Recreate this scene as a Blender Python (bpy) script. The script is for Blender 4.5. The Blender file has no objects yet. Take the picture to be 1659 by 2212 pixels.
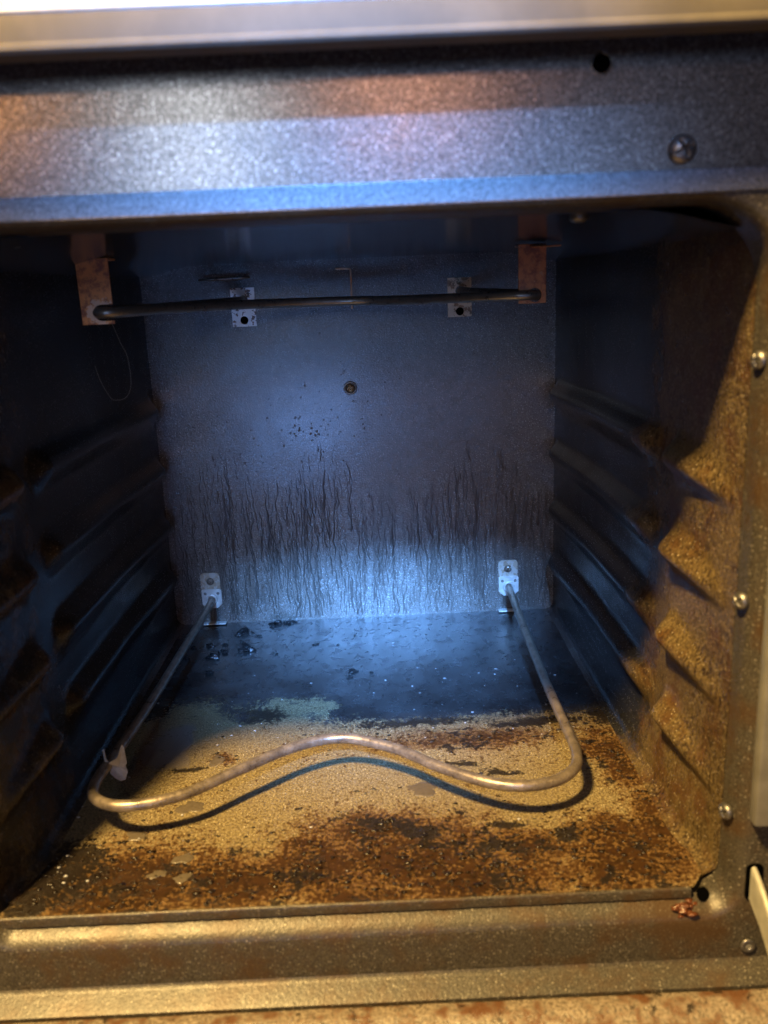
import bpy, bmesh, math, random
import numpy as np
from mathutils import Vector, Matrix
random.seed(7); rng = np.random.default_rng(11)
scene = bpy.context.scene
C = scene.collection

# ------------------------------------------------------------------ camera
cam = bpy.data.objects.new('camera', bpy.data.cameras.new('camera'))
C.objects.link(cam); scene.camera = cam
RT = Vector((0.99901653, -0.01436997, -0.04194618))
UP = Vector((0.04421197, 0.25118164, 0.96692972))
FW = Vector((0.00335864, 0.9678333, -0.25156993))
cam.matrix_world = Matrix(((RT.x, UP.x, -FW.x, 0.02514), (RT.y, UP.y, -FW.y, -0.47633),
                           (RT.z, UP.z, -FW.z, 0.38789), (0, 0, 0, 1)))
cam.data.sensor_fit = 'HORIZONTAL'; cam.data.sensor_width = 36
cam.data.lens = 36 * 1824.24 / 1659
cam.data.clip_start = 0.01; cam.data.clip_end = 50
cam.data.dof.use_dof = True; cam.data.dof.focus_distance = 0.90; cam.data.dof.aperture_fstop = 9.0

# ------------------------------------------------------------------ light
world = bpy.data.worlds.new('World'); scene.world = world; world.use_nodes = True
world.node_tree.nodes['Background'].inputs[0].default_value = (0.75, 0.85, 1.0, 1)
world.node_tree.nodes['Background'].inputs[1].default_value = 0.005

def lamp(name, kind, loc, aim, power, color, **kw):
    d = bpy.data.lights.new(name, kind); d.energy = power; d.color = color
    for k, v in kw.items(): setattr(d, k, v)
    o = bpy.data.objects.new(name, d); C.objects.link(o); o.location = loc
    o.rotation_euler = (Vector(aim) - Vector(loc)).to_track_quat('-Z', 'Y').to_euler()
    return o
WARM = (1.0, 0.655, 0.23)
BLUE = (0.15, 0.41, 1.0)
# warm kitchen ceiling lamp, high in front and a little to the left
lamp('ceiling_lamp', 'POINT', (-0.68, -0.86, 1.96), (0, 0.1, 0), 720, WARM, shadow_soft_size=0.10)
# daylight of a window behind the camera
lamp('window_light', 'SPOT', (-0.03, -1.55, 1.42), (0.02, 0.445, 0.005), 4600, BLUE, spot_size=math.radians(6.9), spot_blend=1.0, shadow_soft_size=0.13)
lamp('window_low', 'AREA', (0.0, -1.9, 0.64), (0, 0, 0.45), 2.6, (0.50, 0.62, 1.0), shape='RECTANGLE', size=1.6, size_y=0.26)
# daylight off the kitchen floor, then an added blue strip for the hem
lamp('floor_sheen', 'AREA', (-0.20, -1.25, -0.02), (-0.05, 0.5, 0.235), 0.07, (0.18, 0.40, 1.0), shape='RECTANGLE', size=0.22, size_y=0.19, spread=math.radians(22))
lamp('hem_fill', 'AREA', (0.0, -1.25, 0.0), (0.0, 0, 0.43), 0.12, (0.08, 0.33, 1.0), shape='RECTANGLE', size=1.3, size_y=0.14, spread=math.radians(40))
# reflections of the room on the top panel
lamp('room_glow_white', 'AREA', (-0.33, -1.5, 0.72), (-0.05, 0, 0.45), 2.6, (0.9, 0.95, 1.0), shape='RECTANGLE', size=0.12, size_y=0.45)
lamp('room_glow_amber', 'AREA', (-0.85, -1.5, 0.86), (-0.1, 0, 0.47), 2.0, (1.0, 0.42, 0.12), shape='RECTANGLE', size=0.28, size_y=0.10)
lamp('room_glow_rose', 'AREA', (0.10, -1.5, 0.80), (0.05, 0, 0.46), 1.5, (1.0, 0.45, 0.25), shape='RECTANGLE', size=0.22, size_y=0.12)

scene.view_settings.view_transform = 'Standard'; scene.view_settings.look = 'None'
scene.view_settings.exposure = 0; scene.view_settings.gamma = 1
scene.cycles.max_bounces = 8

# ------------------------------------------------------------------ numbers of the cavity
PROBE = [(-0.1645, 0.487, 0.4092), (-0.150, 0.487, 0.4094), (-0.135, 0.487, 0.4096), (-0.120, 0.487, 0.4098), (-0.1075, 0.487, 0.4100)]
HW, D, H = 0.232, 0.5046, 0.4262

# ------------------------------------------------------------------ noise in numpy
def vnoise(x, y, seed):
    r = np.random.default_rng(seed); T = r.random((64, 64))
    xi = np.floor(x).astype(int); yi = np.floor(y).astype(int)
    fx = x - xi; fy = y - yi; fx = fx*fx*(3-2*fx); fy = fy*fy*(3-2*fy)
    a = T[xi % 64, yi % 64]; b = T[(xi+1) % 64, yi % 64]; c = T[xi % 64, (yi+1) % 64]; d = T[(xi+1) % 64, (yi+1) % 64]
    return (a*(1-fx)+b*fx)*(1-fy)+(c*(1-fx)+d*fx)*fy
def fbm(x, y, seed, octv=4):
    s = 0; amp = 0.5; t = 0
    for k in range(octv):
        s = s+amp*vnoise(x*2**k, y*2**k, seed+k); t += amp; amp *= 0.55
    return s/t
def sstep(a, b, x):
    t = np.clip((x-a)/(b-a), 0, 1); return t*t*(3-2*t)

# ------------------------------------------------------------------ materials
class Mat:
    def __init__(self, name):
        self.m = bpy.data.materials.new(name); self.m.use_nodes = True
        self.t = self.m.node_tree; self.b = self.t.nodes['Principled BSDF']
        self.co = self.n('ShaderNodeTexCoord').outputs['Object']
    def n(self, k, **kw):
        o = self.t.nodes.new(k)
        for a, v in kw.items(): setattr(o, a, v)
        return o
    def l(self, a, b): self.t.links.new(a, b)
    def val(self, sock, v):
        if hasattr(v, 'is_linked') or isinstance(v, bpy.types.NodeSocket): self.l(v, sock)
        else: sock.default_value = v
    def math(self, op, a, b=0.0, clamp=False):
        o = self.n('ShaderNodeMath', operation=op, use_clamp=clamp); self.val(o.inputs[0], a); self.val(o.inputs[1], b); return o.outputs[0]
    def scale(self, s):
        o = self.n('ShaderNodeMapping'); self.l(self.co, o.inputs[0]); o.inputs['Scale'].default_value = s; return o.outputs[0]
    def noise(self, sc, det=3, rough=0.55, vec=None, dist=0):
        o = self.n('ShaderNodeTexNoise'); self.l(vec or self.co, o.inputs['Vector'])
        o.inputs['Scale'].default_value = sc; o.inputs['Detail'].default_value = det; o.inputs['Roughness'].default_value = rough
        o.inputs['Distortion'].default_value = dist
        return o.outputs['Fac']
    def voro(self, sc, vec=None):
        o = self.n('ShaderNodeTexVoronoi'); self.l(vec or self.co, o.inputs['Vector']); o.inputs['Scale'].default_value = sc
        return o.outputs['Distance'], o.outputs['Color']
    def ramp(self, v, a, b, lo=0.0, hi=1.0):
        o = self.n('ShaderNodeMapRange'); o.interpolation_type = 'SMOOTHSTEP'
        self.l(v, o.inputs[0]); o.inputs[1].default_value = a; o.inputs[2].default_value = b
        o.inputs[3].default_value = lo; o.inputs[4].default_value = hi; return o.outputs[0]
    def mix(self, f, a, b):
        o = self.n('ShaderNodeMix', data_type='RGBA'); self.val(o.inputs[0], f)
        for i, v in ((6, a), (7, b)):
            if isinstance(v, tuple): o.inputs[i].default_value = (*v, 1)
            else: self.l(v, o.inputs[i])
        return o.outputs[2]
    def attr(self, name):
        return self.n('ShaderNodeAttribute', attribute_name=name).outputs['Fac']
    def bump(self, h, strength, dist=0.001, prev=None):
        o = self.n('ShaderNodeBump'); self.l(h, o.inputs['Height']); o.inputs['Strength'].default_value = strength
        o.inputs['Distance'].default_value = dist
        if prev: self.l(prev, o.inputs['Normal'])
        return o.outputs[0]
    def out(self, color, rough, normal=None, metal=0.0, spec=0.5, coat=0.0, coatr=0.12):
        self.val(self.b.inputs['Base Color'], (*color, 1) if isinstance(color, tuple) else color)
        self.val(self.b.inputs['Roughness'], rough); self.val(self.b.inputs['Metallic'], metal)
        self.b.inputs['Specular IOR Level'].default_value = spec
        if coat: self.b.inputs['Coat Weight'].default_value = coat; self.b.inputs['Coat Roughness'].default_value = coatr
        if normal: self.l(normal, self.b.inputs['Normal'])
        return self.m
    def specks(self, sc, frac, size=0.36):
        d, c = self.voro(sc)
        r = self.n('ShaderNodeSeparateColor'); self.l(c, r.inputs[0])
        keep = self.math('LESS_THAN', r.outputs[0], frac)
        dot = self.ramp(d, size, size*0.45)
        return self.math('MULTIPLY', self.math('MULTIPLY', dot, keep), self.ramp(r.outputs[1], 0, 1, 0.35, 1))

def enamel(name, base=(0.055, 0.055, 0.06), speck=(0.42, 0.42, 0.43), frac=0.3, sc=520, rough=0.3, bstr=0.25, grime=0.0, grimecol=(0.10, 0.05, 0.018), metal=0.0, spec=0.5, fs=1.0):
    M = Mat(name)
    col = M.mix(M.ramp(M.noise(900, 2), 0.35, 0.7), tuple(b*0.6 for b in base), tuple(min(1, b*1.5) for b in base))
    col = M.mix(M.specks(sc, frac), col, speck)
    col = M.mix(M.math('MULTIPLY', M.specks(sc*1.9, frac), 0.6), col, speck)
    r = M.ramp(M.noise(60, 3), 0.3, 0.7, rough*0.93, rough*1.08)
    if grime:
        g = M.math('MULTIPLY', M.ramp(M.noise(28, 5, 0.65), 0.42, 0.68), grime)
        col = M.mix(g, col, grimecol)
    nb = M.bump(M.noise(420*fs, 2), bstr, 0.0012/fs)
    nb = M.bump(M.noise(1300*fs, 1), bstr*0.8, 0.0005/fs, nb)
    return M.out(col, r, nb, metal, spec)

M_frame = enamel('speckled_enamel_frame', base=(0.048, 0.042, 0.033), speck=(0.26, 0.235, 0.19), grimecol=(0.055, 0.028, 0.010), rough=0.40, spec=0.35, grime=0.75, bstr=0.2, frac=0.33, metal=0.1)
M_panel = enamel('speckled_enamel_panel', fs=1.6, base=(0.15, 0.146, 0.14), speck=(0.52, 0.52, 0.53), rough=0.21, bstr=0.12, sc=560, frac=0.35, metal=0.65)
M_ceil = enamel('dark_enamel_ceiling', base=(0.018, 0.018, 0.02), speck=(0.15, 0.15, 0.15), rough=0.16, bstr=0.05, frac=0.1)

def mat_wall():
    M = Mat('grimy_enamel_wall')
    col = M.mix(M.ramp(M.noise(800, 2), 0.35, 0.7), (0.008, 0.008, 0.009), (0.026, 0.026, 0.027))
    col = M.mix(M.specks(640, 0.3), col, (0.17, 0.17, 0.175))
    gr = M.attr('grime')
    blot = M.noise(45, 6, 0.7)
    pit = M.noise(1.0, 4, 0.6, M.scale((420, 420, 170)))
    g1 = M.ramp(M.math('ADD', gr, M.math('MULTIPLY', M.math('SUBTRACT', blot, 0.5), 1.3)), 0.3, 0.75)
    brown = M.mix(M.ramp(M.noise(620, 3), 0.32, 0.68), (0.050, 0.034, 0.014), (0.155, 0.110, 0.048))
    brown = M.mix(M.ramp(M.noise(26, 5, 0.65), 0.45, 0.65), brown, (0.075, 0.038, 0.013))
    col = M.mix(M.math('MULTIPLY', g1, 0.9), col, brown)
    pm = M.math('MULTIPLY', M.math('MULTIPLY', M.ramp(pit, 0.48, 0.58), M.ramp(gr, 0.1, 0.6)), M.ramp(M.noise(18, 3), 0.36, 0.6, 0.4, 1.0))
    col = M.mix(M.math('MULTIPLY', pm, 0.9), col, (0.018, 0.011, 0.006))
    col = M.mix(M.math('MULTIPLY', M.specks(520, 0.25), M.math('MULTIPLY', g1, 0.8)), col, (0.42, 0.35, 0.24))
    r = M.math('ADD', M.math('MULTIPLY', g1, 0.10), M.ramp(M.noise(70, 3), 0.3, 0.7, 0.17, 0.26))
    nb = M.bump(M.noise(420, 3), 0.16, 0.001)
    h = M.math('MULTIPLY', M.math('ADD', M.noise(650, 3, 0.7), M.math('MULTIPLY', pm, -1.0)), M.ramp(gr, 0.1, 0.6))
    nb = M.bump(h, 0.30, 0.0011, nb)
    return M.out(col, r, nb, spec=0.22)
M_wall = mat_wall()

def mat_back():
    M = Mat('back_wall_enamel')
    col = M.mix(M.ramp(M.noise(700, 3), 0.35, 0.68), (0.046, 0.041, 0.036), (0.155, 0.143, 0.13))
    col = M.mix(M.specks(620, 0.35), col, (0.52, 0.52, 0.52))
    streak = M.noise(1.0, 4, 0.6, M.scale((130, 1, 9)))
    zz = M.n('ShaderNodeSeparateXYZ'); M.l(M.co, zz.inputs[0])
    band = M.math('MULTIPLY', M.ramp(zz.outputs[2], 0.0, 0.05, 0.25, 1), M.ramp(zz.outputs[2], 0.21, 0.12))
    col = M.mix(M.math('MULTIPLY', M.math('MULTIPLY', M.ramp(streak, 0.45, 0.66), band), 0.75), col, (0.035, 0.026, 0.02))
    haze = M.ramp(M.noise(14, 4, 0.6), 0.45, 0.75)
    col = M.mix(M.math('MULTIPLY', haze, 0.35), col, (0.06, 0.045, 0.03))
    nb = M.bump(M.noise(1.0, 2, 0.5, M.scale((420, 420, 520))), 0.55, 0.0011)
    nb = M.bump(M.noise(1500, 1), 0.4, 0.0004, nb)
    return M.out(col, M.ramp(M.noise(50, 3), 0.3, 0.7, 0.25, 0.34), nb, coat=0.8, coatr=0.24)
M_back = mat_back()

def mat_floor():
    M = Mat('stained_oven_floor')
    grain = M.noise(640, 3, 0.7)
    col = M.mix(M.ramp(grain, 0.40, 0.62), (0.085, 0.064, 0.034), (0.30, 0.245, 0.135))
    col = M.mix(M.specks(560, 0.28), col, (0.62, 0.54, 0.36))
    fine = M.noise(300, 5, 0.7); mid = M.noise(75, 5, 0.7)
    nz = M.math('ADD', M.math('MULTIPLY', M.math('SUBTRACT', fine, 0.5), 1.5), M.math('MULTIPLY', M.math('SUBTRACT', mid, 0.5), 1.1))
    br = M.attr('brown'); bl = M.attr('black'); gl = M.attr('glaze'); sl = M.attr('slate')
    wash = M.ramp(M.math('ADD', br, M.math('MULTIPLY', nz, 0.8)), 0.05, 0.5)
    col = M.mix(M.math('MULTIPLY', wash, 0.85), col, M.mix(M.ramp(grain, 0.4, 0.62), (0.05, 0.022, 0.006), (0.16, 0.082, 0.026)))
    b1 = M.ramp(M.math('ADD', br, M.math('MULTIPLY', nz, 2.3)), 0.46, 0.72)
    browncol = M.mix(M.ramp(mid, 0.4, 0.62), (0.006, 0.003, 0.002), (0.034, 0.014, 0.004))
    col = M.mix(M.math('MULTIPLY', b1, 0.93), col, browncol)
    b2 = M.ramp(M.math('ADD', bl, M.math('MULTIPLY', nz, 0.9)), 0.42, 0.58)
    col = M.mix(M.math('MULTIPLY', b2, 0.95), col, (0.012, 0.009, 0.007))
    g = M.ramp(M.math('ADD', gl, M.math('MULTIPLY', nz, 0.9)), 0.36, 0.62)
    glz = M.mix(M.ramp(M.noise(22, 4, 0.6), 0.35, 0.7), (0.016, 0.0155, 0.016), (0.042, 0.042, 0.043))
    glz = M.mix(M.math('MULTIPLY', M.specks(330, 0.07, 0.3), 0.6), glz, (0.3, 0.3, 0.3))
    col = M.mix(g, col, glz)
    s = M.ramp(M.math('ADD', sl, M.math('MULTIPLY', nz, 0.12)), 0.42, 0.56)
    col = M.mix(M.math('MULTIPLY', s, 0.85), col, (0.16, 0.14, 0.13))
    dark = M.math('MAXIMUM', M.math('MAXIMUM', b1, b2), M.math('MAXIMUM', g, s))
    r = M.ramp(mid, 0.35, 0.65, 0.26, 0.40)
    r = M.math('SUBTRACT', r, M.math('MULTIPLY', g, 0.10))
    h = M.math('MULTIPLY', grain, M.math('SUBTRACT', 1.0, M.math('MULTIPLY', dark, 0.75)))
    nb = M.bump(h, 0.6, 0.0011)
    nb = M.bump(M.math('ADD', mid, fine), 0.22, 0.0014, nb)
    nb = M.bump(M.math('ADD', b1, b2), 0.35, 0.0010, nb)
    return M.out(col, r, nb, coat=0.35, coatr=0.22)
M_floor = mat_floor()

def mat_tube(name, c1, c2, rough=0.4, metal=0.6):
    M = Mat(name)
    n1 = M.noise(90, 5, 0.65); n2 = M.noise(500, 3)
    col = M.mix(M.ramp(n1, 0.25, 0.75), c1, c2)
    col = M.mix(M.math('MULTIPLY', M.ramp(n2, 0.55, 0.7), 0.5), col, tuple(c*0.35 for c in c1))
    return M.out(col, M.ramp(n1, 0.3, 0.7, rough*0.85, rough*1.3), M.bump(n2, 0.18, 0.0006), metal)
M_bake = mat_tube('grey_oxidised_sheath', (0.13, 0.105, 0.085), (0.33, 0.275, 0.22), 0.31, 0.55)
M_broil = mat_tube('dark_sheath', (0.15, 0.14, 0.125), (0.24, 0.22, 0.19), 0.30, 0.7)

def mat_bracket(name, main, alt, white, wamt, hole=None, metal=0.25):
    M = Mat(name)
    n = M.noise(120, 6, 0.7); f = M.noise(210, 3, 0.6)
    col = M.mix(M.ramp(n, 0.42, 0.62), main, alt)
    w = M.ramp(f, 0.60-wamt*0.3, 0.66-wamt*0.3)
    if hole:
        v = M.n('ShaderNodeVectorMath', operation='DISTANCE'); M.l(M.co, v.inputs[0]); v.inputs[1].default_value = hole
        w = M.math('MULTIPLY', M.ramp(M.math('ADD', v.outputs[1], M.math('MULTIPLY', f, 0.024)), 0.0225, 0.0205), 0.8)
    col = M.mix(w, col, white)
    return M.out(col, 0.42, M.bump(f, 0.2, 0.0006), metal)
M_rust = mat_bracket('rusty_tan_steel', (0.60, 0.25, 0.06), (0.20, 0.06, 0.018), (0.60, 0.46, 0.33), 0.0, metal=0.0, hole=(-0.190, 0.217, 0.3815))
M_rust2 = mat_bracket('copper_tan_steel', (0.46, 0.18, 0.055), (0.20, 0.065, 0.022), (0.40, 0.22, 0.1), 0.0, metal=0.0)
M_whiteplate = mat_bracket('rust_flecked_white_plate', (0.20, 0.09, 0.04), (0.07, 0.04, 0.03), (0.78, 0.76, 0.73), 0.62)
M_tanplate = mat_bracket('rust_flecked_tan_plate', (0.30, 0.15, 0.06), (0.08, 0.045, 0.02), (0.62, 0.45, 0.28), 0.6)
M_zinc = mat_bracket('zinc_plate', (0.55, 0.56, 0.54), (0.66, 0.67, 0.65), (0.75, 0.75, 0.74), 0.0, metal=0.35)
M_tan = mat_bracket('tan_oxidised_plate', (0.40, 0.34, 0.26), (0.28, 0.20, 0.13), (0.46, 0.43, 0.38), 0.35, metal=0.3)
def flat(name, c, rough=0.5, metal=0.0, bs=0.1, nsc=200):
    M = Mat(name); n = M.noise(nsc, 4, 0.6)
    col = M.mix(M.ramp(n, 0.3, 0.7), tuple(x*0.75 for x in c), c)
    return M.out(col, M.ramp(n, 0.3, 0.7, rough*0.85, rough*1.15), M.bump(n, bs, 0.0008), metal)
M_steel = flat('screw_steel', (0.22, 0.21, 0.20), 0.40, 0.85)
M_brass = flat('heat_tinted_steel', (0.36, 0.27, 0.17), 0.3, 0.85)
M_hole = flat('hole_shade', (0.002, 0.002, 0.002), 0.9); M_hole.node_tree.nodes['Principled BSDF'].inputs['Specular IOR Level'].default_value = 0.0  # flat black paints the shade inside holes, the slot and the corner gap
M_char = flat('black_char', (0.012, 0.012, 0.013), 0.26, 0, 0.5, 600)
M_drip = flat('dried_grease', (0.060, 0.050, 0.044), 0.35, 0, 0.2, 700)
M_cook = flat('cream_enamel', (0.13, 0.115, 0.10), 0.75, 0, 0.03, 30); M_cook.node_tree.nodes['Principled BSDF'].inputs['Specular IOR Level'].default_value = 0.12
M_nosing_lit = flat('lit_nosing_enamel', (0.80, 0.80, 0.80), 0.25, 0, 0.02, 30)  # nosing catches more light; that is put into this whiter base
M_trim = flat('grey_painted_trim', (0.17, 0.165, 0.15), 0.45, 0, 0.05, 60)
M_arm = flat('pale_hinge_steel', (0.40, 0.39, 0.33), 0.42, 0.1, 0.1, 120)
M_foil = flat('burnt_foil', (0.42, 0.40, 0.39), 0.45, 0.1, 0.6, 260)
M_grease = flat('caked_grease', (0.10, 0.032, 0.012), 0.2, 0, 0.8, 420)
M_hair = flat('pale_fibre', (0.16, 0.15, 0.14), 0.5)
M_wire = flat('brown_steel_wire', (0.62, 0.42, 0.28), 0.4, 0.0)
M_body = flat('dark_outer_shell', (0.03, 0.03, 0.03), 0.6)
M_flake = flat('pale_flakes', (0.5, 0.5, 0.52), 0.4, 0, 0.3, 500)
def mat_door():
    M = Mat('stained_door_liner')
    g = M.noise(480, 3, 0.7); m = M.noise(60, 6, 0.72)
    col = M.mix(M.ramp(g, 0.35, 0.65), (0.09, 0.07, 0.05), (0.27, 0.22, 0.165))
    col = M.mix(M.math('MULTIPLY', M.ramp(m, 0.46, 0.62), 0.9), col, (0.09, 0.035, 0.012))
    col = M.mix(M.math('MULTIPLY', M.ramp(M.noise(130, 5, 0.7), 0.58, 0.66), 0.9), col, (0.015, 0.01, 0.007))
    return M.out(col, 0.32, M.bump(g, 0.6, 0.001))
M_door = mat_door()

# ------------------------------------------------------------------ object helpers
def link(name, me, mat, parent=None, smooth=True, stuff=False):
    o = bpy.data.objects.new(name, me); C.objects.link(o)
    if mat: me.materials.append(mat)
    if parent: o.parent = parent
    if smooth:
        for p in me.polygons: p.use_smooth = True
    if stuff: o['kind'] = 'stuff'
    return o
def from_bm(name, bm, mat, parent=None, smooth=True, stuff=False, angle=None):
    bmesh.ops.recalc_face_normals(bm, faces=bm.faces)
    if angle:
        for e in bm.edges:
            if len(e.link_faces) == 2 and e.calc_face_angle(0) > angle: e.smooth = False
    me = bpy.data.meshes.new(name); bm.to_mesh(me); bm.free()
    return link(name, me, mat, parent, smooth, stuff)
def thing(name, label, cat, loc=(0, 0, 0), group=None):
    o = bpy.data.objects.new(name, None); C.objects.link(o); o.location = loc; o.empty_display_size = 0.02
    o['label'] = label; o['category'] = cat
    if group: o['group'] = group
    return o
def tag(o, label, cat, group=None):
    o['label'] = label; o['category'] = cat
    if group: o['group'] = group
    return o
def grid_mesh(name, P, attrs=None):
    nu, nv = P.shape[:2]
    me = bpy.data.meshes.new(name)
    idx = np.arange(nu*nv).reshape(nu, nv)
    f = np.stack([idx[:-1, :-1], idx[1:, :-1], idx[1:, 1:], idx[:-1, 1:]], -1).reshape(-1, 4)
    me.from_pydata(P.reshape(-1, 3).tolist(), [], f.tolist())
    for k, a in (attrs or {}).items():
        at = me.attributes.new(k, 'FLOAT', 'POINT'); at.data.foreach_set('value', a.reshape(-1).astype(np.float32))
    me.update(); return me
def crom(pts, n=10, closed=False):
    P = [Vector(p) for p in pts]; out = []
    for i in range(len(P)-1):
        p0 = P[max(i-1, 0)]; p1 = P[i]; p2 = P[i+1]; p3 = P[min(i+2, len(P)-1)]
        for k in range(n):
            t = k/n
            out.append(0.5*((2*p1)+(p2-p0)*t+(2*p0-5*p1+4*p2-p3)*t*t+(3*p1-p0-3*p2+p3)*t**3))
    out.append(P[-1]); return out
def tube(bm, path, r, seg=20, wob=0.0):
    rings = []; up = Vector((0, 0, 1)); n = len(path)
    for i, p in enumerate(path):
        t = (path[min(i+1, n-1)]-path[max(i-1, 0)]).normalized()
        if abs(t.dot(up)) > 0.97: up = Vector((0, 1, 0))
        s = t.cross(up).normalized(); u = s.cross(t); up = u
        rr = r(i/(n-1)) if callable(r) else r
        rings.append([bm.verts.new(p+(s*math.cos(a)+u*math.sin(a))*rr*(1+wob*random.uniform(-1, 1))) for a in [2*math.pi*k/seg for k in range(seg)]])
    for a, b in zip(rings, rings[1:]):
        for k in range(seg): bm.faces.new((a[k], a[(k+1) % seg], b[(k+1) % seg], b[k]))
    bm.faces.new(rings[0][::-1]); bm.faces.new(rings[-1])
def box(bm, a, b, bev=0.0, seg=2):
    r = bmesh.ops.create_cube(bm, size=1)
    a = Vector(a); b = Vector(b)
    for v in r['verts']:
        v.co = Vector([(a[i]+b[i])/2+v.co[i]*(b[i]-a[i]) for i in range(3)])
    if bev:
        es = list({e for v in r['verts'] for e in v.link_edges})
        bmesh.ops.bevel(bm, geom=es, offset=bev, segments=seg, affect='EDGES', profile=0.5)
def plate(outline, holes, th, bev=0.0004):
    """flat plate in local x,z (y = 0 back, -th front) with round or slotted holes"""
    bm = bmesh.new(); edges = []
    for loop in [outline]+holes:
        vs = [bm.verts.new((x, 0, z)) for x, z in loop]
        edges += [bm.edges.new((vs[i], vs[(i+1) % len(vs)])) for i in range(len(vs))]
    bmesh.ops.triangle_fill(bm, use_beauty=True, use_dissolve=False, edges=edges)
    r = bmesh.ops.extrude_face_region(bm, geom=bm.faces[:])
    for v in r['geom']:
        if isinstance(v, bmesh.types.BMVert): v.co.y -= th
    return bm
def rrect(w, h, r, n=5, cx=0, cz=0, rs=None):
    rs = rs or (r, r, r, r); out = []
    for (sx, sz, a0), rr in zip(((1, 1, 0), (-1, 1, 90), (-1, -1, 180), (1, -1, 270)), rs):
        for k in range(n+1):
            a = math.radians(a0+90*k/n)
            out.append((cx+sx*(w/2-rr)+rr*math.cos(a), cz+sz*(h/2-rr)+rr*math.sin(a)))
    return out
def circle(cx, cz, r, n=20): return [(cx+r*math.cos(2*math.pi*k/n), cz+r*math.sin(2*math.pi*k/n)) for k in range(n)]

def screw_head(name, loc, axis, r, hgt, mat, parent, cross=True, spin=0.3):
    """domed head with a pressed cross recess, polar mesh"""
    bm = bmesh.new(); nr, na = 14, 48; rows = []
    for i in range(nr+1):
        rad = r*(i/nr)
        row = []
        for k in range(na):
            a = 2*math.pi*k/na+spin; x, y = rad*math.cos(a), rad*math.sin(a)
            z = hgt*math.sqrt(max(0, 1-(rad/r)**2*0.97))
            if cross:
                lx = rad*math.cos(a-spin); ly = rad*math.sin(a-spin); w = 0.11*r
                arm = max(min(w-abs(lx), 0.62*r-abs(ly)), min(w-abs(ly), 0.62*r-abs(lx)))
                z -= hgt*0.75*min(1, max(0, arm/(0.06*r)))
            row.append(bm.verts.new((x, y, z)))
        rows.append(row)
    low = [bm.verts.new((v.co.x, v.co.y, -0.0006)) for v in rows[-1]]; rows.append(low)
    for a, b in zip(rows[1:], rows[2:]):
        for k in range(na): bm.faces.new((a[k], b[k], b[(k+1) % na], a[(k+1) % na]))
    c = bm.verts.new((0, 0, rows[0][0].co.z))
    for v in rows[0]: bm.verts.remove(v)
    for k in range(na): bm.faces.new((c, rows[1][k], rows[1][(k+1) % na]))
    bm.transform(Matrix.Translation(Vector(loc)) @ Vector(axis).to_track_quat('Z', 'Y').to_matrix().to_4x4())
    return from_bm(name, bm, mat, parent)
def disc_hole(name, loc, axis, r, mat, parent):
    """thin solid disc, in black it paints the shade of a hole, set 0.3 mm proud"""
    bm = bmesh.new()
    bmesh.ops.create_cone(bm, cap_ends=True, segments=28, radius1=r, radius2=r, depth=0.0006)
    bm.transform(Matrix.Translation(Vector(loc)) @ Vector(axis).to_track_quat('Z', 'Y').to_matrix().to_4x4())
    return from_bm(name, bm, mat, parent, smooth=False)
def ring(name, loc, axis, r, rt, mat, parent, seg=32, flat_=1.0):
    bm = bmesh.new(); rows = []
    for k in range(seg):
        a = 2*math.pi*k/seg; row = []
        for j in range(10):
            b = 2*math.pi*j/10
            row.append(bm.verts.new(((r+rt*math.cos(b))*math.cos(a), (r+rt*math.cos(b))*math.sin(a), rt*flat_*math.sin(b))))
        rows.append(row)
    for k in range(seg):
        a, b = rows[k], rows[(k+1) % seg]
        for j in range(10): bm.faces.new((a[j], b[j], b[(j+1) % 10], a[(j+1) % 10]))
    bm.transform(Matrix.Translation(Vector(loc)) @ Vector(axis).to_track_quat('Z', 'Y').to_matrix().to_4x4())
    return from_bm(name, bm, mat, parent)

# ================================================================== THE OVEN
oven = thing('oven', 'dirty open oven with speckled enamel cavity, stained floor and empty rack ledges', 'oven')

# ---- back wall
xs = np.linspace(-HW-0.004, HW+0.004, 150); zs = np.linspace(-0.004, H+0.004, 140)
X, Z = np.meshgrid(xs, zs, indexing='ij')
Yb = D + 0.0008*(fbm(X*12, Z*12, 5)-0.5)
back = link('back_wall', grid_mesh('back_wall', np.stack([X, Yb, Z], -1)), M_back, oven)

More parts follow.
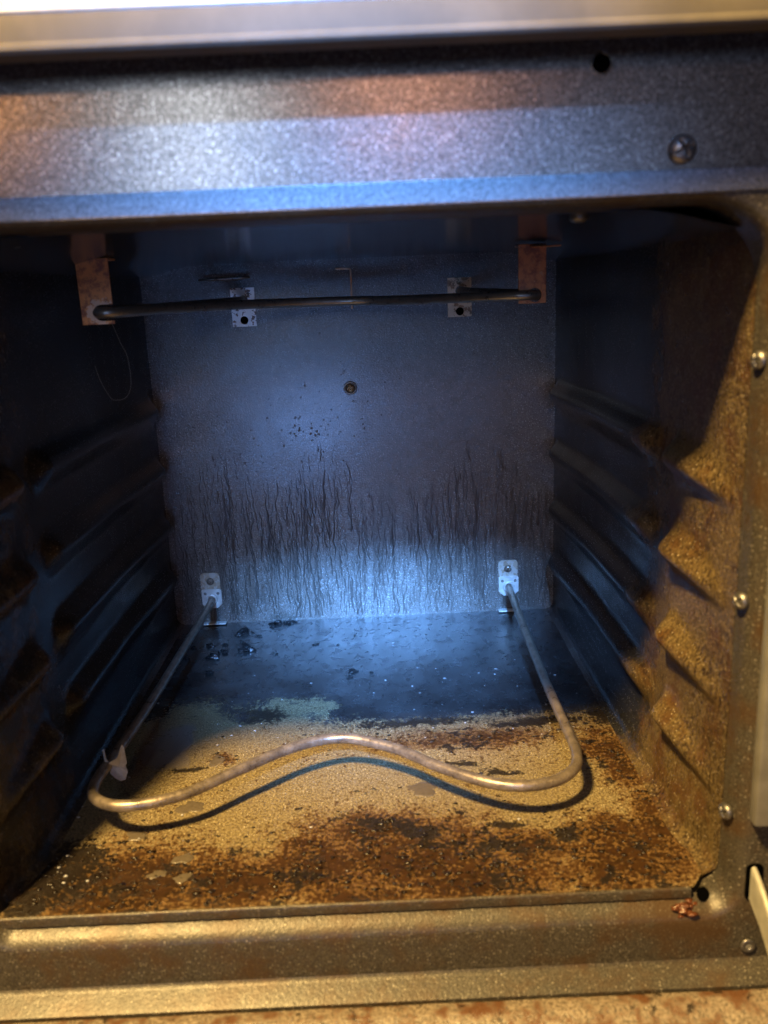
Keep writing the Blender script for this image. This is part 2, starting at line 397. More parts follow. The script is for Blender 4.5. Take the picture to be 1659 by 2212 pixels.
# ---- side walls with pressed rack ledges
def wall(side):
    ys = np.linspace(0.010, D+0.002, 300); zs = np.linspace(-0.003, H+0.002, 270)
    Y, Zz = np.meshgrid(ys, zs, indexing='ij')
    d = np.zeros_like(Y)
    for zr in (0.268, 0.200, 0.133, 0.068):
        for (y0, y1, amp, front) in ((0.020, 0.128, 0.0175, True), (0.150, 0.497, 0.013, False)):
            t = (Y-y0)/(y1-y0)
            if front:
                env = np.clip(t/0.8, 0, 1)**0.9*sstep(1.0, 0.82, t)
                zc = zr-0.014+0.016*np.clip(t, 0, 1)
                lw = 0.003+0.0165*np.clip(t, 0, 1)+0.010*sstep(0.72, 1.0, t)
            else:
                env = sstep(0.0, 0.07, t)*sstep(1.0, 0.95, t)
                zc = zr + 0*t
                lw = 0.020 + 0*t
            dz = Zz-zc
            prof = np.where(dz > 0, sstep(0.018, 0.0, dz), np.clip(1-(-dz-0.0015)/lw, 0, 1))
            d = np.maximum(d, amp*env*prof)
    # two shallow vertical swells, hand-pressed unevenness
    d += 0.0012*(fbm(Y*14, Zz*14, 21+side)-0.5)
    for _ in range(8):
        q = np.pad(d, 1, mode='edge'); d = (q[:-2, 1:-1]+2*q[1:-1, 1:-1]+q[2:, 1:-1])/4
        q = np.pad(d, 1, mode='edge'); d = (q[1:-1, :-2]+2*q[1:-1, 1:-1]+q[1:-1, 2:])/4
    d *= sstep(0.010, 0.03, Y)
    corner = 0.010*(1-np.sqrt(np.clip(1-np.clip((0.010-Zz)/0.010, 0, 1)**2, 0, 1)))
    d += corner
    Xw = side*(HW+0.0005+0.0082*np.maximum(sstep(0.0, 0.05, Zz), sstep(0.06, 0.014, Y))*sstep(0.50, 0.30, Y)-d)
    g = sstep(0.24, 0.10, Y+0.05*(fbm(Y*20, Zz*20, 33+side)-0.5))*(1.0 if side > 0 else 0.45)  # residue thinned on the left wall, so its shade is in the colour
    g = np.clip(g+(0.5 if side > 0 else 0.15)*sstep(0.26, 0.16, Y)*sstep(0.004, 0.012, d), 0, 1)
    P = np.stack([Xw, Y, Zz], -1)
    return link('side_wall', grid_mesh('side_wall', P, {'grime': g}), M_wall, oven)
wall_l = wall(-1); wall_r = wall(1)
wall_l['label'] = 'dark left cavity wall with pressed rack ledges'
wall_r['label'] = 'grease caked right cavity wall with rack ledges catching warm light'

# ---- ceiling
xs = np.linspace(-HW-0.012, HW+0.012, 60); ys = np.linspace(0.004, D+0.003, 60)
X, Y = np.meshgrid(xs, ys, indexing='ij')
ceil = link('cavity_ceiling', grid_mesh('ceil', np.stack([X, Y, H+0*X-0.012*sstep(0.35, 1.0, np.abs(X)/HW)**6], -1)), M_ceil, oven)
for x, y in ((-0.1892, 0.061), (0.1503, 0.0522)):
    screw_head('ceiling_screw', (x, y, H-0.0005), (0, 0, -1), 0.0055, 0.0028, M_steel, ceil)
pass

# ---- floor panel with baked-on stains
brown = [(0.040,0.042,0.072,0.032),(-0.026,0.031,0.039,0.026),(0.122,0.046,0.033,0.021),(0.185,0.032,0.041,0.031),(0.177,0.064,0.030,0.022),(0.017,0.075,0.052,0.020),(-0.154,0.030,0.065,0.025),(-0.089,0.026,0.058,0.020),(0.082,0.014,0.046,0.014),(0.219,0.077,0.017,0.036),(-0.041,0.058,0.017,0.011),(0.213,0.156,0.019,0.045),(0.089,0.197,0.061,0.016),(-0.123,0.184,0.010,0.008),(-0.003,0.002,0.031,0.009)]
black = [(-0.211,0.034,0.036,0.031),(-0.225,0.012,0.025,0.019),(-0.206,0.059,0.021,0.017),(0.116,0.146,0.021,0.006),(0.084,0.156,0.015,0.005),(0.218,0.236,0.021,0.018),(0.041,0.074,0.021,0.010),(0.014,0.081,0.014,0.007),(0.103,0.072,0.010,0.006),(-0.101,0.262,0.027,0.021),(0.155,0.225,0.050,0.009),(0.049,0.233,0.064,0.011),(-0.048,0.028,0.013,0.006),(-0.153,0.172,0.016,0.006),(0.152,0.060,0.010,0.007),(0.093,0.048,0.020,0.011),(-0.188,0.294,0.014,0.008)]
expose = [(-0.166,0.254,0.031,0.036),(-0.084,0.269,0.029,0.021),(-0.048,0.271,0.018,0.015),(-0.189,0.222,0.013,0.017)]
slate = [(-0.175,0.208,0.026,0.043)]
xs = np.linspace(-HW-0.0085, HW-0.0015, 262); ys = np.linspace(-0.002, D, 282)
X, Y = np.meshgrid(xs, ys, indexing='ij'); xs_f, ys_f = xs, ys
wx = X+0.012*(fbm(X*40, Y*40, 41)-0.5)*2; wy = Y+0.012*(fbm(X*40, Y*40, 57)-0.5)*2
def blobs(L, hard=1.0):
    s = np.zeros_like(X)
    for cx, cy, rx, ry in L:
        q = ((wx-cx)/rx)**2+((wy-cy)/ry)**2
        s = np.maximum(s, np.exp(-q*0.7*hard))
    return s
A_br = np.clip(blobs(brown)*0.82+0.18*sstep(0.12, 0.0, Y)+0.3*sstep(-0.12, -0.2, X)*sstep(0.10, 0.03, Y)+0.55*(fbm(X*13, Y*19, 91)-0.5), 0, 1)
A_bl = np.clip(blobs(black)*0.85+0.5*sstep(0.52, 0.72, fbm(X*30, Y*45, 123))*sstep(0.14, 0.03, Y), 0, 1)
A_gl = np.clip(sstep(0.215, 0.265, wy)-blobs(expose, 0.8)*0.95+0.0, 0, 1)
A_bl = np.maximum(A_bl, 0.62*sstep(0.60, 0.72, fbm(X*55+9, Y*75+4, 141))*sstep(0.2, 0.45, A_br+0.12))
A_sl = blobs(slate, 1.1)*0.9
Zf = 0.0006*(fbm(X*18, Y*18, 71)-0.5)
cut = np.clip(1-(HW-0.0015-X)/0.010, 0, 1)*np.clip(1-(Y+0.002)/0.014, 0, 1)     # front right corner bent down at the gap
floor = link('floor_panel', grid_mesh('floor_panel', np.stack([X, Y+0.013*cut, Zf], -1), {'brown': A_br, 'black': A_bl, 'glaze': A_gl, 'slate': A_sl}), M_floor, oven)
bm = bmesh.new()      # the turned-down front edge of the panel, slightly ragged
n = 200; prev = None
for i in range(n+1):
    x = -HW-0.008+(2*HW-0.006)*i/n
    j = 0.0005*(random.random()-0.5)*random.random()+0.00015*math.sin(i*0.11)*math.sin(i*0.37)
    row = [bm.verts.new((x, -0.0021, 0.0004)), bm.verts.new((x, -0.0034+j, 0.0002+j*0.3)), bm.verts.new((x, -0.0039+j, -0.0014)), bm.verts.new((x, -0.0034+j, -0.0072))]
    if prev:
        for k in range(3): bm.faces.new((prev[k], row[k], row[k+1], prev[k+1]))
    prev = row
fe = from_bm('folded_edge', bm, M_frame, floor)
# scale spots, raised a little
def splat(cx, cy, rx, ry, z, hgt, seed, n=22, rag=0.25):
    r_ = random.Random(seed); ph = [r_.uniform(0, 6.28) for _ in range(4)]
    ctr = (cx, cy, z+hgt); rows = []
    for fr, hh in ((0.75, hgt*0.95), (0.95, hgt*0.6), (1.0, -0.0002)):
        row = []
        for k in range(n):
            a = 2*math.pi*k/n
            w = 1+rag*(0.5*math.sin(2*a+ph[0])+0.35*math.sin(3*a+ph[1])+0.3*math.sin(5*a+ph[2])+0.2*math.sin(8*a+ph[3]))
            row.append((cx+rx*fr*w*math.cos(a), cy+ry*fr*w*math.sin(a), z+hh))
        rows.append(row)
    return ctr, rows
def add_splat(bm, *a, **k):
    ctr, rows = splat(*a, **k)
    c = bm.verts.new(ctr); R = [[bm.verts.new(p) for p in row] for row in rows]; n = len(R[0])
    for i in range(n): bm.faces.new((c, R[0][i], R[0][(i+1) % n]))
    for a_, b_ in zip(R, R[1:]):
        for i in range(n): bm.faces.new((a_[i], b_[i], b_[(i+1) % n], a_[(i+1) % n]))
M_spot = flat('pale_scale_spot', (0.105, 0.085, 0.062), 0.35, 0, 0.25, 420)
for i, (cx, cy, rx, ry) in enumerate([(-0.136,0.114,0.010,0.009),(-0.170,0.081,0.008,0.006),(-0.128,0.051,0.007,0.006),(-0.143,0.035,0.007,0.004),(-0.124,0.030,0.006,0.005),(-0.127,0.182,0.007,0.008),(0.049,0.125,0.013,0.009)]):
    bm = bmesh.new(); add_splat(bm, cx, cy, rx, ry, 0.0, 0.0005, 100+i, rag=0.38)
    from_bm('scale_spot', bm, M_spot, floor)

# ---- drips and spatter on the back wall
bm = bmesh.new()
def drip(x, z0, z1, w):
    pts = []; z = z0; dx = 0
    while z > z1:
        pts.append((x+dx, z)); step = random.uniform(0.003, 0.006)
        dx += random.gauss(0, 0.00095); z -= step
    pts.append((x+dx, z1))
    if len(pts) < 3: return
    prev = None
    for i, (px, pz) in enumerate(pts):
        f = i/(len(pts)-1); ww = w*(0.5+0.6*random.random())*(0.55+0.7*f if f < 0.92 else 0.9)
        if i == 0: ww *= 0.2
        yy = D-0.0007
        row = [bm.verts.new((px-ww, yy+0.0004, pz)), bm.verts.new((px, yy-0.0004, pz)), bm.verts.new((px+ww, yy+0.0004, pz))]
        if prev:
            for k in range(2): bm.faces.new((prev[k], prev[k+1], row[k+1], row[k]))
        prev = row
cnt = 0
while cnt < 760:
    x = random.uniform(-HW+0.004, HW-0.005)
    dens = float(fbm(np.array([x*38+5.0]), np.array([2.3]), 77)[0])
    if random.random() > 0.35+1.3*max(0, dens-0.25): continue
    cnt += 1
    top = 0.12+0.14*float(fbm(np.array([x*24+40.0]), np.array([7.1]), 78)[0])
    z0 = top*random.uniform(0.15, 1.0); ln = abs(random.gauss(0.028, 0.03))+0.005
    z1 = max(0.003, z0-ln)
    w = random.choice([random.uniform(0.00016, 0.0003), random.uniform(0.0002, 0.0004), random.uniform(0.0004, 0.0009)])
    drip(x, z0, z1, w)
    if random.random() < 0.4: drip(x+random.uniform(-0.003, 0.003), z1+ln*0.5, max(0.003, z1-random.uniform(0, 0.02)), w*0.8)
from_bm('drip_stain', bm, M_drip, back, stuff=True)
bm = bmesh.new()
def wall_dot(x, z, r):
    n_ = 12; c = bm.verts.new((x, D-0.0012, z)); vs = [bm.verts.new((x+r*random.uniform(0.8, 1.15)*math.cos(2*math.pi*k/n_), D-0.0004, z+r*random.uniform(0.8, 1.15)*math.sin(2*math.pi*k/n_))) for k in range(n_)]
    for k in range(n_): bm.faces.new((c, vs[k], vs[(k+1) % n_]))
for i in range(90):
    x = random.gauss(-0.05, 0.06); z = random.gauss(0.245, 0.03)
    if abs(x) < HW-0.01: wall_dot(x, z, random.choice([0.0006, 0.0008, 0.001, 0.0013]))
for i in range(110): wall_dot(random.uniform(-HW+0.01, HW-0.01), random.uniform(0.04, 0.36), random.uniform(0.0004, 0.0009))
for x, z in ((-0.052, 0.238), (-0.046, 0.234), (-0.053, 0.2315), (-0.048, 0.229), (-0.044, 0.2305), (-0.066, 0.236), (-0.070, 0.251)): wall_dot(x, z, 0.0016)
from_bm('grease_spatter', bm, M_drip, back, stuff=True)
bs = screw_head('back_screw', (-0.004, D-0.0012, 0.2826), (0, -1, 0.05), 0.0052, 0.003, M_brass, back)
ring('washer', (-0.004, D-0.0010, 0.2826), (0, 1, 0), 0.0066, 0.0013, M_steel, back)

# ---- front frame: one sheet that rolls out of the cavity mouth into the flat face
def mouth(y, hw, zt, zb, rt, rb, n=14):
    pts = []
    def arc(cx, cz, r, a0, a1):
        for k in range(n+1):
            a = math.radians(a0+(a1-a0)*k/n); pts.append((cx+r*math.cos(a), y, cz+r*math.sin(a)))
    arc(hw-rt, zt-rt, rt, 0, 90); arc(-hw+rt, zt-rt, rt, 90, 180); arc(-hw+rb, zb+rb, rb, 180, 270); arc(hw-rb, zb+rb, rb, 270, 360)
    return pts
prof = [(0.013, 0.2408, 0.4258, -0.0060, 0.042, 0.014), (0.004, 0.2415, 0.4262, -0.0068, 0.043, 0.015)]
for k in range(8):
    a = math.radians(90*k/7); e = 0.0135
    prof.append((0.001-0.0135*math.sin(a), 0.2420+0.0105*(1-math.cos(a)), 0.4262+0.0065*(1-math.cos(a)), -0.0072-0.0058*math.sin(a)-0.006*(1-math.cos(a)), 0.042+e*(1-math.cos(a)), 0.016+e*(1-math.cos(a))))
prof += [(-0.0125, 0.266, 0.438, -0.026, 0.055, 0.028), (-0.0125, 0.285, 0.446, -0.036, 0.06, 0.03), (-0.0128, 0.315, 0.47, -0.0480, 0.02, 0.008)]
bm = bmesh.new(); R_ = [[bm.verts.new(p) for p in mouth(*q)] for q in prof]
for a, b in zip(R_, R_[1:]):
    m = len(a)
    for k in range(m): bm.faces.new((a[k], a[(k+1) % m], b[(k+1) % m], b[k]))
frame = from_bm('front_frame', bm, M_frame, oven)
for (x, y, z) in ((0.2405, 0.000, 0.3425), (0.2395, 0.000, 0.1990), (0.2390, 0.000, 0.0545)):
    screw_head('flange_screw', (x, y, z), (-0.93, -0.36, 0.08), 0.0054, 0.0036, M_steel, frame, cross=True, spin=random.random())
disc_hole('corner_gap', (0.2262, -0.0030, -0.0050), (0.25, -0.9, 0.45), 0.0045, M_hole, frame)
ring('rivet_ring', (0.2535, -0.0140, -0.0375), (0, 1, 0), 0.0036, 0.0016, M_steel, frame, flat_=0.7)
disc_hole('rivet_core', (0.2535, -0.0140, -0.0375), (0, 1, 0), 0.0026, M_trim, frame)

# ---- upper front panel: flat face, pale hem that tilts up and out, underside
def strip(name, prof, x0, x1, mat, parent, nx=60, wob=0.0):
    bm = bmesh.new(); rows = []
    for i in range(nx+1):
        x = x0+(x1-x0)*i/nx
        rows.append([bm.verts.new((x, y+wob*math.sin(i*0.9+j), z)) for j, (y, z) in enumerate(prof)])
    for a, b in zip(rows, rows[1:]):
        for k in range(len(prof)-1): bm.faces.new((a[k], b[k], b[k+1], a[k+1]))
    return from_bm(name, bm, mat, parent, angle=math.radians(25))
upper = strip('upper_panel', [(0.02, 0.5075), (-0.0145, 0.5075), (-0.0150, 0.5070), (-0.0150, 0.4426)], -0.32, 0.32, M_panel, oven)
M_hem = enamel('hem_enamel', base=(0.34, 0.34, 0.35), speck=(0.36, 0.36, 0.37), metal=0.7, rough=0.26, bstr=0.02, frac=0.04)
hem = strip('panel_hem', [(-0.0150, 0.4426), (-0.0162, 0.4421), (-0.0140, 0.4316), (-0.0134, 0.4308)], -0.32, 0.32, M_hem, upper)
strip('hem_underside', [(-0.0134, 0.4308), (-0.012, 0.4303), (-0.009, 0.4303)], -0.32, 0.32, M_frame, upper)
screw_head('panel_screw', (0.1866, -0.0153, 0.4520), (0, -1, 0), 0.0073, 0.0048, M_steel, upper, spin=0.5)
disc_hole('screw_hole', (0.1445, -0.0153, 0.4935), (0, 1, 0), 0.0046, M_hole, upper)
ring('hole_rim', (0.1445, -0.0152, 0.4935), (0, 1, 0), 0.0051, 0.0006, M_panel, upper)

# ---- cooktop edge above
ck = strip('cooktop_edge', [(0.02, 0.5072), (-0.0165, 0.5072), (-0.030, 0.5010), (-0.048, 0.4986), (-0.0520, 0.4990), (-0.0534, 0.5004), (-0.0532, 0.5024), (-0.0518, 0.5038), (-0.0518, 0.5135), (-0.0510, 0.5155)], -0.33, 0.33, M_cook, oven)
strip('cooktop_nosing', [(-0.0510, 0.5155), (-0.0518, 0.5165), (-0.0515, 0.525), (-0.046, 0.533), (-0.036, 0.537), (0.10, 0.5375), (0.56, 0.5375)], -0.33, 0.33, M_nosing_lit, ck)

# ---- below the mouth: ledge and open door
lo = strip('lower_ledge', [(-0.0128, -0.0472), (-0.0138, -0.0486), (-0.0160, -0.0500), (-0.0250, -0.0542), (-0.0275, -0.0560), (-0.0275, -0.075)], -0.32, 0.32, M_frame, oven)
door = strip('oven_door', [(-0.0290, -0.078), (-0.0290, -0.0580), (-0.0300, -0.0566), (-0.034, -0.0558), (-0.040, -0.0565), (-0.046, -0.060), (-0.055, -0.064), (-0.070, -0.065), (-0.40, -0.065), (-0.47, -0.062), (-0.49, -0.065), (-0.49, -0.10), (-0.0290, -0.10)], -0.32, 0.32, M_door, oven, wob=0.0002)

# ---- hinge arm through its slot
bm = plate(rrect(0.011, 0.027, 0.004), [], 0.0006); bm.transform(Matrix.Translation((0.2545, -0.0127, 0.0105)))
slot = from_bm('hinge_slot', bm, M_hole, frame, smooth=False)
bm = bmesh.new()
A = [(0.2530, -0.006, 0.0225), (0.2530, -0.030, 0.012), (0.2530, -0.075, -0.020), (0.2530, -0.13, -0.058)]
w_, t_ = 0.021, 0.0022
prev = None
for (x, y, z) in A:
    row = [bm.verts.new((x+sx*t_, y, z+sz)) for sx, sz in ((-0.5, 0), (0.5, 0), (0.5, -w_), (-0.5, -w_))]
    # rolled upper rim
    if prev:
        for k in range(4): bm.faces.new((prev[k], prev[(k+1) % 4], row[(k+1) % 4], row[k]))
    else: bm.faces.new(row)
    prev = row
bm.faces.new(prev[::-1])
tube(bm, crom([(x+0.0008, y, z+0.0003) for x, y, z in A], 5), 0.0020, 10)
arm = from_bm('hinge_arm', bm, M_arm, door, angle=math.radians(40))

# ---- grey trim beside the frame and the outer shell
bm = bmesh.new(); box(bm, (0.2468, -0.024, 0.058), (0.300, -0.0135, 0.30), 0.0025)
from_bm('side_trim', bm, M_trim, oven, angle=math.radians(30))
bm = bmesh.new()
for a, b in (((-0.315, -0.0115, -0.10), (-0.300, 0.56, 0.5065)), ((0.300, -0.0115, -0.10), (0.315, 0.56, 0.5065)), ((-0.2995, 0.545, -0.10), (0.2995, 0.56, 0.5065)), ((-0.2995, 0.02, 0.475), (0.2995, 0.5445, 0.5065)), ((-0.2995, -0.011, -0.10), (0.2995, 0.5445, -0.085))): box(bm, a, b)
from_bm('outer_shell', bm, M_body, oven, smooth=False)

# ================================================================== BAKE ELEMENT (lower)
bake = thing('bake_element', 'grey tubular heating element with wavy front bend just above the oven floor', 'heating element', (0, 0.1, 0.03))
T = bake.matrix_world.inverted()
def par(o, p):      # keep world placement under a moved empty
    o.parent = p; o.matrix_parent_inverse = Matrix.Translation(-p.location); return o
path = [(-0.1865,0.500,0.032),(-0.1868,0.47,0.0315),(-0.1905,0.38,0.030),(-0.1940,0.274,0.030),(-0.1985,0.190,0.030),(-0.2030,0.140,0.030),(-0.2052,0.108,0.030),(-0.2000,0.088,0.030),(-0.1850,0.0765,0.030),(-0.1640,0.0750,0.030),(-0.1312,0.0863,0.030),(-0.0943,0.1170,0.030),(-0.0531,0.1480,0.030),(-0.0152,0.1580,0.030),(0.0266,0.1385,0.030),(0.0617,0.1075,0.030),(0.0946,0.0845,0.030),(0.1213,0.0765,0.030),(0.1465,0.0815,0.030),(0.1640,0.0970,0.030),(0.1705,0.1180,0.030),(0.1715,0.1450,0.030),(0.1715,0.2378,0.030),(0.1735,0.3456,0.030),(0.1768,0.47,0.031),(0.1772,0.500,0.0322)]
bm = bmesh.new(); tube(bm, crom(path, 9), 0.0043, 22)
par(from_bm('heating_tube', bm, M_bake), bake)
M_end = mat_tube('bare_end_sheath', (0.16, 0.16, 0.17), (0.23, 0.23, 0.24), 0.35, 0.6)
for x, zc, mt in ((-0.1865, 0.033, M_tan), (0.1774, 0.0325, M_tan)):
    bm = plate(rrect(0.0235, 0.044, 0.0045, cz=zc+0.0115), [], 0.0012); bm.transform(Matrix.Translation((x-0.0005, D-0.0008, 0)))
    up_ = par(from_bm('mounting_plate', bm, mt, smooth=False), bake)
    pts = [(-0.012, 0.0135), (-0.012, -0.004), (-0.006, -0.0095), (0.006, -0.0095), (0.012, -0.004), (0.012, 0.0135), (0.0105, 0.0150), (-0.0105, 0.0150)]
    bm = plate([(px, pz+zc-0.002) for px, pz in pts], [], 0.0014); bm.transform(Matrix.Translation((x, D-0.0022, 0)))
    tp = par(from_bm('terminal_plate', bm, M_zinc, smooth=False), bake)
    for sx in (-0.0078, 0.0078):
        o = ring('rivet', (x+sx, D-0.0038, zc+0.0075), (0, 1, 0), 0.0011, 0.0006, M_steel, None); o.parent = tp
    o = ring('collar', (x, D-0.0042, zc), (0, 1, 0), 0.0055, 0.0016, M_zinc, None); o.parent = tp
    o = screw_head('plate_screw', (x-0.0006, D-0.0019, zc+0.0225), (0, -1, 0.1), 0.0046, 0.0032, M_bake, None, spin=0.7); o.parent = up_
    bm = bmesh.new(); box(bm, (x-0.013, D-0.0085, 0.0012), (x+0.015, D-0.0004, 0.0030), 0.0005)
    par(from_bm('foot_tab', bm, M_zinc, smooth=False), bake)

# ================================================================== BROIL ELEMENT (upper)
broil = thing('broil_element', 'black tubular heating element hung from tan brackets under the oven ceiling', 'heating element', (0, 0.3, 0.38))
bp = [(-0.121,0.503,0.386),(-0.121,0.47,0.3855),(-0.150,0.36,0.3835),(-0.186,0.262,0.382),(-0.1955,0.235,0.3815),(-0.1925,0.218,0.3815),(-0.176,0.222,0.3815),(-0.150,0.262,0.3825),(-0.115,0.325,0.3825),(-0.070,0.362,0.382),(-0.020,0.378,0.3815),(0.015,0.378,0.381),(0.050,0.362,0.380),(0.095,0.325,0.380),(0.140,0.297,0.380),(0.162,0.290,0.380),(0.1735,0.297,0.380),(0.176,0.315,0.380),(0.168,0.35,0.381),(0.140,0.43,0.3835),(0.1255,0.48,0.3855),(0.1255,0.503,0.386)]
bm = bmesh.new(); tube(bm, crom(bp, 8), 0.0044, 20)
par(from_bm('heating_tube', bm, M_broil), broil)
# hanger brackets: flat strap bent at the ceiling
def hanger(x0, x1, y, zb, hole, mat, slot_open, ear):
    w = x1-x0; cx, cz = hole
    h = H-0.003-zb
    if slot_open:   # hook-shaped slot open to the right
        r = 0.0062; o = [(x0, zb), (x1, zb), (x1, cz-r)]
        o += [(cx+r*math.cos(a), cz+r*math.sin(a)) for a in [math.radians(270-180*k/12) for k in range(13)]]
        o += [(x1, cz+r), (x1, H-0.003), (x0, H-0.003)]
        bm = plate(o, [], 0.0016)
    else:
        bm = plate([(x0, zb), (x1, zb), (x1, H-0.003), (x0, H-0.003)], [circle(cx, cz, 0.0060)], 0.0016)
    bm.transform(Matrix.Translation((0, y, 0)))
    box(bm, (x0, y-0.0005, H-0.0046), (x1, y+0.020, H-0.0029))      # flange against the ceiling
    if ear: box(bm, (x0+0.010, y-0.012, H-0.0062), (x1+0.011, y-0.0018, H-0.0052))
    b = par(from_bm('hanger_bracket', bm, mat, smooth=False), broil)
    bv = b.modifiers.new('bev', 'BEVEL'); bv.width = 0.0004; bv.segments = 1; bv.limit_method = 'ANGLE'
    return b
hl = hanger(-0.2060, -0.1805, 0.218, 0.3725, (-0.1900, 0.3815), M_rust, True, False)
hr = hanger(0.1545, 0.1790, 0.292, 0.3730, (0.1690, 0.3800), M_rust2, False, True)
hl['label'] = 'orange tan bracket with white corrosion round an open slot'
hr['label'] = 'copper brown bracket with a small folded ear'
def backplate(cx, zt, zb, mat, hz, hz2):
    bm = plate([(cx-0.0135, zb), (cx+0.0135, zb), (cx+0.0135, zt), (cx-0.0135, zt)], [circle(cx, hz, 0.0045), circle(cx+0.0005, hz2, 0.0052)], 0.0014)
    bm.transform(Matrix.Translation((0, D-0.0006, 0)))
    p = par(from_bm('back_plate', bm, mat, smooth=False), broil)
    o = disc_hole('plate_hole', (cx, D-0.0010, hz), (0, 1, 0), 0.0047, M_hole, None); o.parent = p
    return p
p1 = backplate(-0.1195, 0.3995, 0.3570, M_whiteplate, 0.3640, 0.386); p1['label'] = 'white plate flecked with rust'
p2 = backplate(0.1240, 0.4005, 0.3575, M_tanplate, 0.3635, 0.386); p2['label'] = 'tan plate flecked with rust'

# ================================================================== SMALL LOOSE THINGS
bm = bmesh.new(); tube(bm, [Vector(p) for p in PROBE], lambda f: 0.0019 if 0.04 < f < 0.96 else 0.0012, 12)
tube(bm, [Vector((PROBE[0][0]+0.004, 0.487, PROBE[0][2])), Vector((PROBE[0][0]+0.004, D, PROBE[0][2]))], 0.0011, 8)
tube(bm, [Vector((PROBE[-1][0]-0.006, 0.487, PROBE[-1][2])), Vector((PROBE[-1][0]-0.006, D, PROBE[-1][2]))], 0.0011, 8)
tag(from_bm('temperature_probe', bm, M_broil), 'thin dark temperature probe lying across the upper left of the back wall', 'probe')
clip = bmesh.new(); tube(clip, [Vector(p) for p in [(-0.0115, 0.461, 0.4142), (-0.004, 0.46, 0.4141), (0.0015, 0.46, 0.4139), (0.0034, 0.46, 0.4133), (0.0039, 0.46, 0.4118), (0.0038, 0.46, 0.395), (0.0034, 0.46, 0.3720)]], 0.00105, 10)
tube(clip, [Vector((-0.0115, 0.461, 0.4142)), Vector((-0.0118, 0.48, 0.4145)), Vector((-0.0118, D, 0.4150))], 0.00105, 10)
tag(from_bm('wire_clip', clip, M_wire), 'thin bent brown wire clip hanging at the top centre of the back wall', 'wire clip')

hair = bmesh.new()
tube(hair, crom([(-0.1845,0.222,0.3735),(-0.1805,0.226,0.357),(-0.1775,0.23,0.3458),(-0.1767,0.23,0.3268),(-0.1790,0.23,0.317),(-0.1834,0.23,0.3118),(-0.1895,0.23,0.3105),(-0.1949,0.23,0.3123),(-0.2016,0.23,0.326),(-0.2049,0.23,0.3394)], 8), 0.00016, 6)
tag(from_bm('loose_fibre', hair, M_hair), 'fine pale fibre hanging in a loop below the left hanger bracket', 'fibre')

foil = bmesh.new()
def sheet(pts):
    vs = [foil.verts.new(p) for p in pts]; c = foil.verts.new(sum((Vector(p) for p in pts), Vector())/len(pts)+Vector((0, -0.0012, 0)))
    for i in range(len(vs)): foil.faces.new((c, vs[i], vs[(i+1) % len(vs)]))
sheet([(-0.2008,0.128,0.0345),(-0.1955,0.134,0.0352),(-0.1925,0.139,0.0440),(-0.1913,0.140,0.0405),(-0.1902,0.139,0.0275),(-0.1915,0.139,0.0250),(-0.1900,0.138,0.0205),(-0.1925,0.138,0.0130),(-0.1965,0.138,0.0118),(-0.2000,0.137,0.0150),(-0.2035,0.136,0.0205),(-0.2015,0.134,0.027)])
sheet([(-0.2062,0.133,0.0430),(-0.2046,0.133,0.0440),(-0.2032,0.131,0.0372),(-0.2012,0.129,0.0348),(-0.2045,0.130,0.0338)])
fo = from_bm('foil_scrap', foil, M_foil, smooth=False)
so = fo.modifiers.new('thick', 'SOLIDIFY'); so.thickness = 0.0004
tag(fo, 'torn pale grey scrap stuck over the left bend of the lower heating element', 'scrap')

def lump(bm, c, rx, ry, rz, seed, rough=0.35, sub=2):
    r = bmesh.ops.create_icosphere(bm, subdivisions=sub, radius=1)
    rr = random.Random(seed); ph = [Vector((rr.uniform(-3, 3), rr.uniform(-3, 3), rr.uniform(-3, 3))) for _ in range(5)]
    for v in r['verts']:
        n_ = v.co.normalized(); w = 1+rough*sum(math.sin(n_.dot(p)*1.6+i*2.1) for i, p in enumerate(ph))/3
        v.co = Vector((c[0]+n_.x*rx*w, c[1]+n_.y*ry*w, max(c[2]-0.0002, c[2]+n_.z*rz*w)))
crumbs = [(-0.1476,0.4664,0.0084),(-0.1253,0.4548,0.0030),(-0.1077,0.4946,0.0079),(-0.0921,0.4950,0.0066),(-0.1125,0.4818,0.0034),(-0.1787,0.4324,0.0049),(-0.1615,0.4338,0.0035),(-0.1985,0.4312,0.0032),(-0.1693,0.4025,0.0066),(-0.1349,0.4165,0.0088),(-0.1672,0.3635,0.0053),(-0.2005,0.4027,0.0053),(-0.1354,0.4686,0.0019),(-0.1439,0.4418,0.0022),(-0.0571,0.4248,0.0037),(-0.0160,0.3340,0.0029),(-0.0122,0.3475,0.0042),(0.0075,0.3426,0.0022),(-0.1005,0.4032,0.0021),(-0.0309,0.4213,0.0021),(-0.0121,0.4461,0.0019),(-0.1617,0.4143,0.0054)]
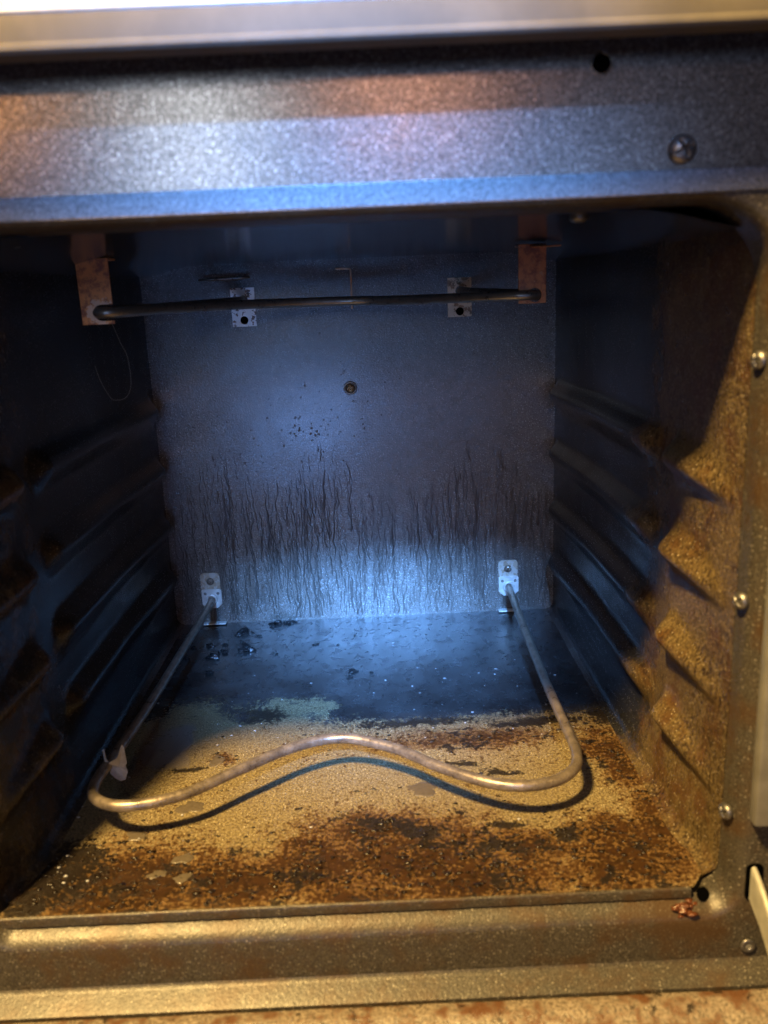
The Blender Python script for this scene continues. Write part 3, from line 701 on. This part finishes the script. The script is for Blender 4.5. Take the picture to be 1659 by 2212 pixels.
for i, (x, y, r) in enumerate(crumbs):
    bm = bmesh.new(); lump(bm, (x, y, 0.0002), r*0.95, r*0.75, min(0.0042, r*0.55), 300+i, 0.75, 3)
    o = from_bm('burnt_crumb', bm, M_char)
    left = x < -0.09
    big = {0: 'biggest glossy black burnt crumb, behind the left leg of the heating element', 2: 'glossy burnt crumb touching the back wall, left one of a pair', 3: 'flat glossy burnt crumb touching the back wall, right one of a pair', 9: 'wide jagged burnt crumb standing right of the rear left crumb cluster', 10: 'round glossy burnt crumb nearest the front of the rear left cluster', 14: 'round dull burnt crumb alone on the blue lit rear floor', 16: 'jagged black burnt crumb in the middle of the dark rear floor'}
    tag(o, big[i] if i in big else 'small glossy black burnt crumb on the dark floor near the rear left corner' if left else 'small black burnt crumb on the middle of the dark rear floor', 'crumb', 'burnt crumbs at the rear left' if left else 'burnt crumbs on the rear floor middle')
bm = bmesh.new()
for i in range(26): lump(bm, (0.2125+random.gauss(0, 0.0034), -0.0075+random.gauss(0, 0.0022), -0.0125+random.gauss(0, 0.0016)), random.uniform(0.0014, 0.0034), random.uniform(0.0014, 0.003), random.uniform(0.0012, 0.0026), 500+i, 0.5, 2)
tag(from_bm('grease_lump', bm, M_grease), 'reddish brown lump of caked grease in the front right corner of the sill', 'grease')
bm = bmesh.new()
def br_at(x, y):
    i = int(np.clip((x-xs_f[0])/(xs_f[-1]-xs_f[0])*(len(xs_f)-1), 0, len(xs_f)-1)); j = int(np.clip((y-ys_f[0])/(ys_f[-1]-ys_f[0])*(len(ys_f)-1), 0, len(ys_f)-1))
    return A_br[i, j]+0.6*A_bl[i, j]
made = 0
while made < 2000:
    x = random.uniform(-0.228, 0.222); y = random.uniform(0.002, 0.49)
    p = br_at(x, y)**1.5*1.3+0.02 if y < 0.24 else 0.045
    if random.random() > p: continue
    made += 1
    s = random.choice([0.0004, 0.0005, 0.0007, 0.0009, 0.0012, 0.0017]) if y < 0.24 else random.choice([0.0004, 0.0006, 0.0009])
    a_ = random.uniform(0, 3.1); lump(bm, (x, y, 0.0003), s*random.uniform(0.8, 1.9), s*random.uniform(0.6, 1.0), s*0.28, 900+made, 0.7, 1)
M_crust = flat('burnt_crust', (0.012, 0.007, 0.004), 0.32, 0, 0.4, 500)
o = from_bm('fine_char', bm, M_crust, floor, stuff=True)
bm = bmesh.new()
for i in range(130):
    x = random.uniform(-0.225, 0.222); y = random.choice([random.uniform(0.01, 0.49), random.uniform(0.2, 0.34)])
    if random.random() < 0.25: x = random.uniform(-0.226, -0.205); y = random.uniform(0.03, 0.3)
    s = random.choice([0.0004, 0.0005, 0.0007, 0.001]); lump(bm, (x, y, 0.0004), s*random.uniform(0.8, 1.8), s, s*0.5, 2900+i, 0.4, 1)
o = from_bm('fine_flakes', bm, M_flake, floor, stuff=True)
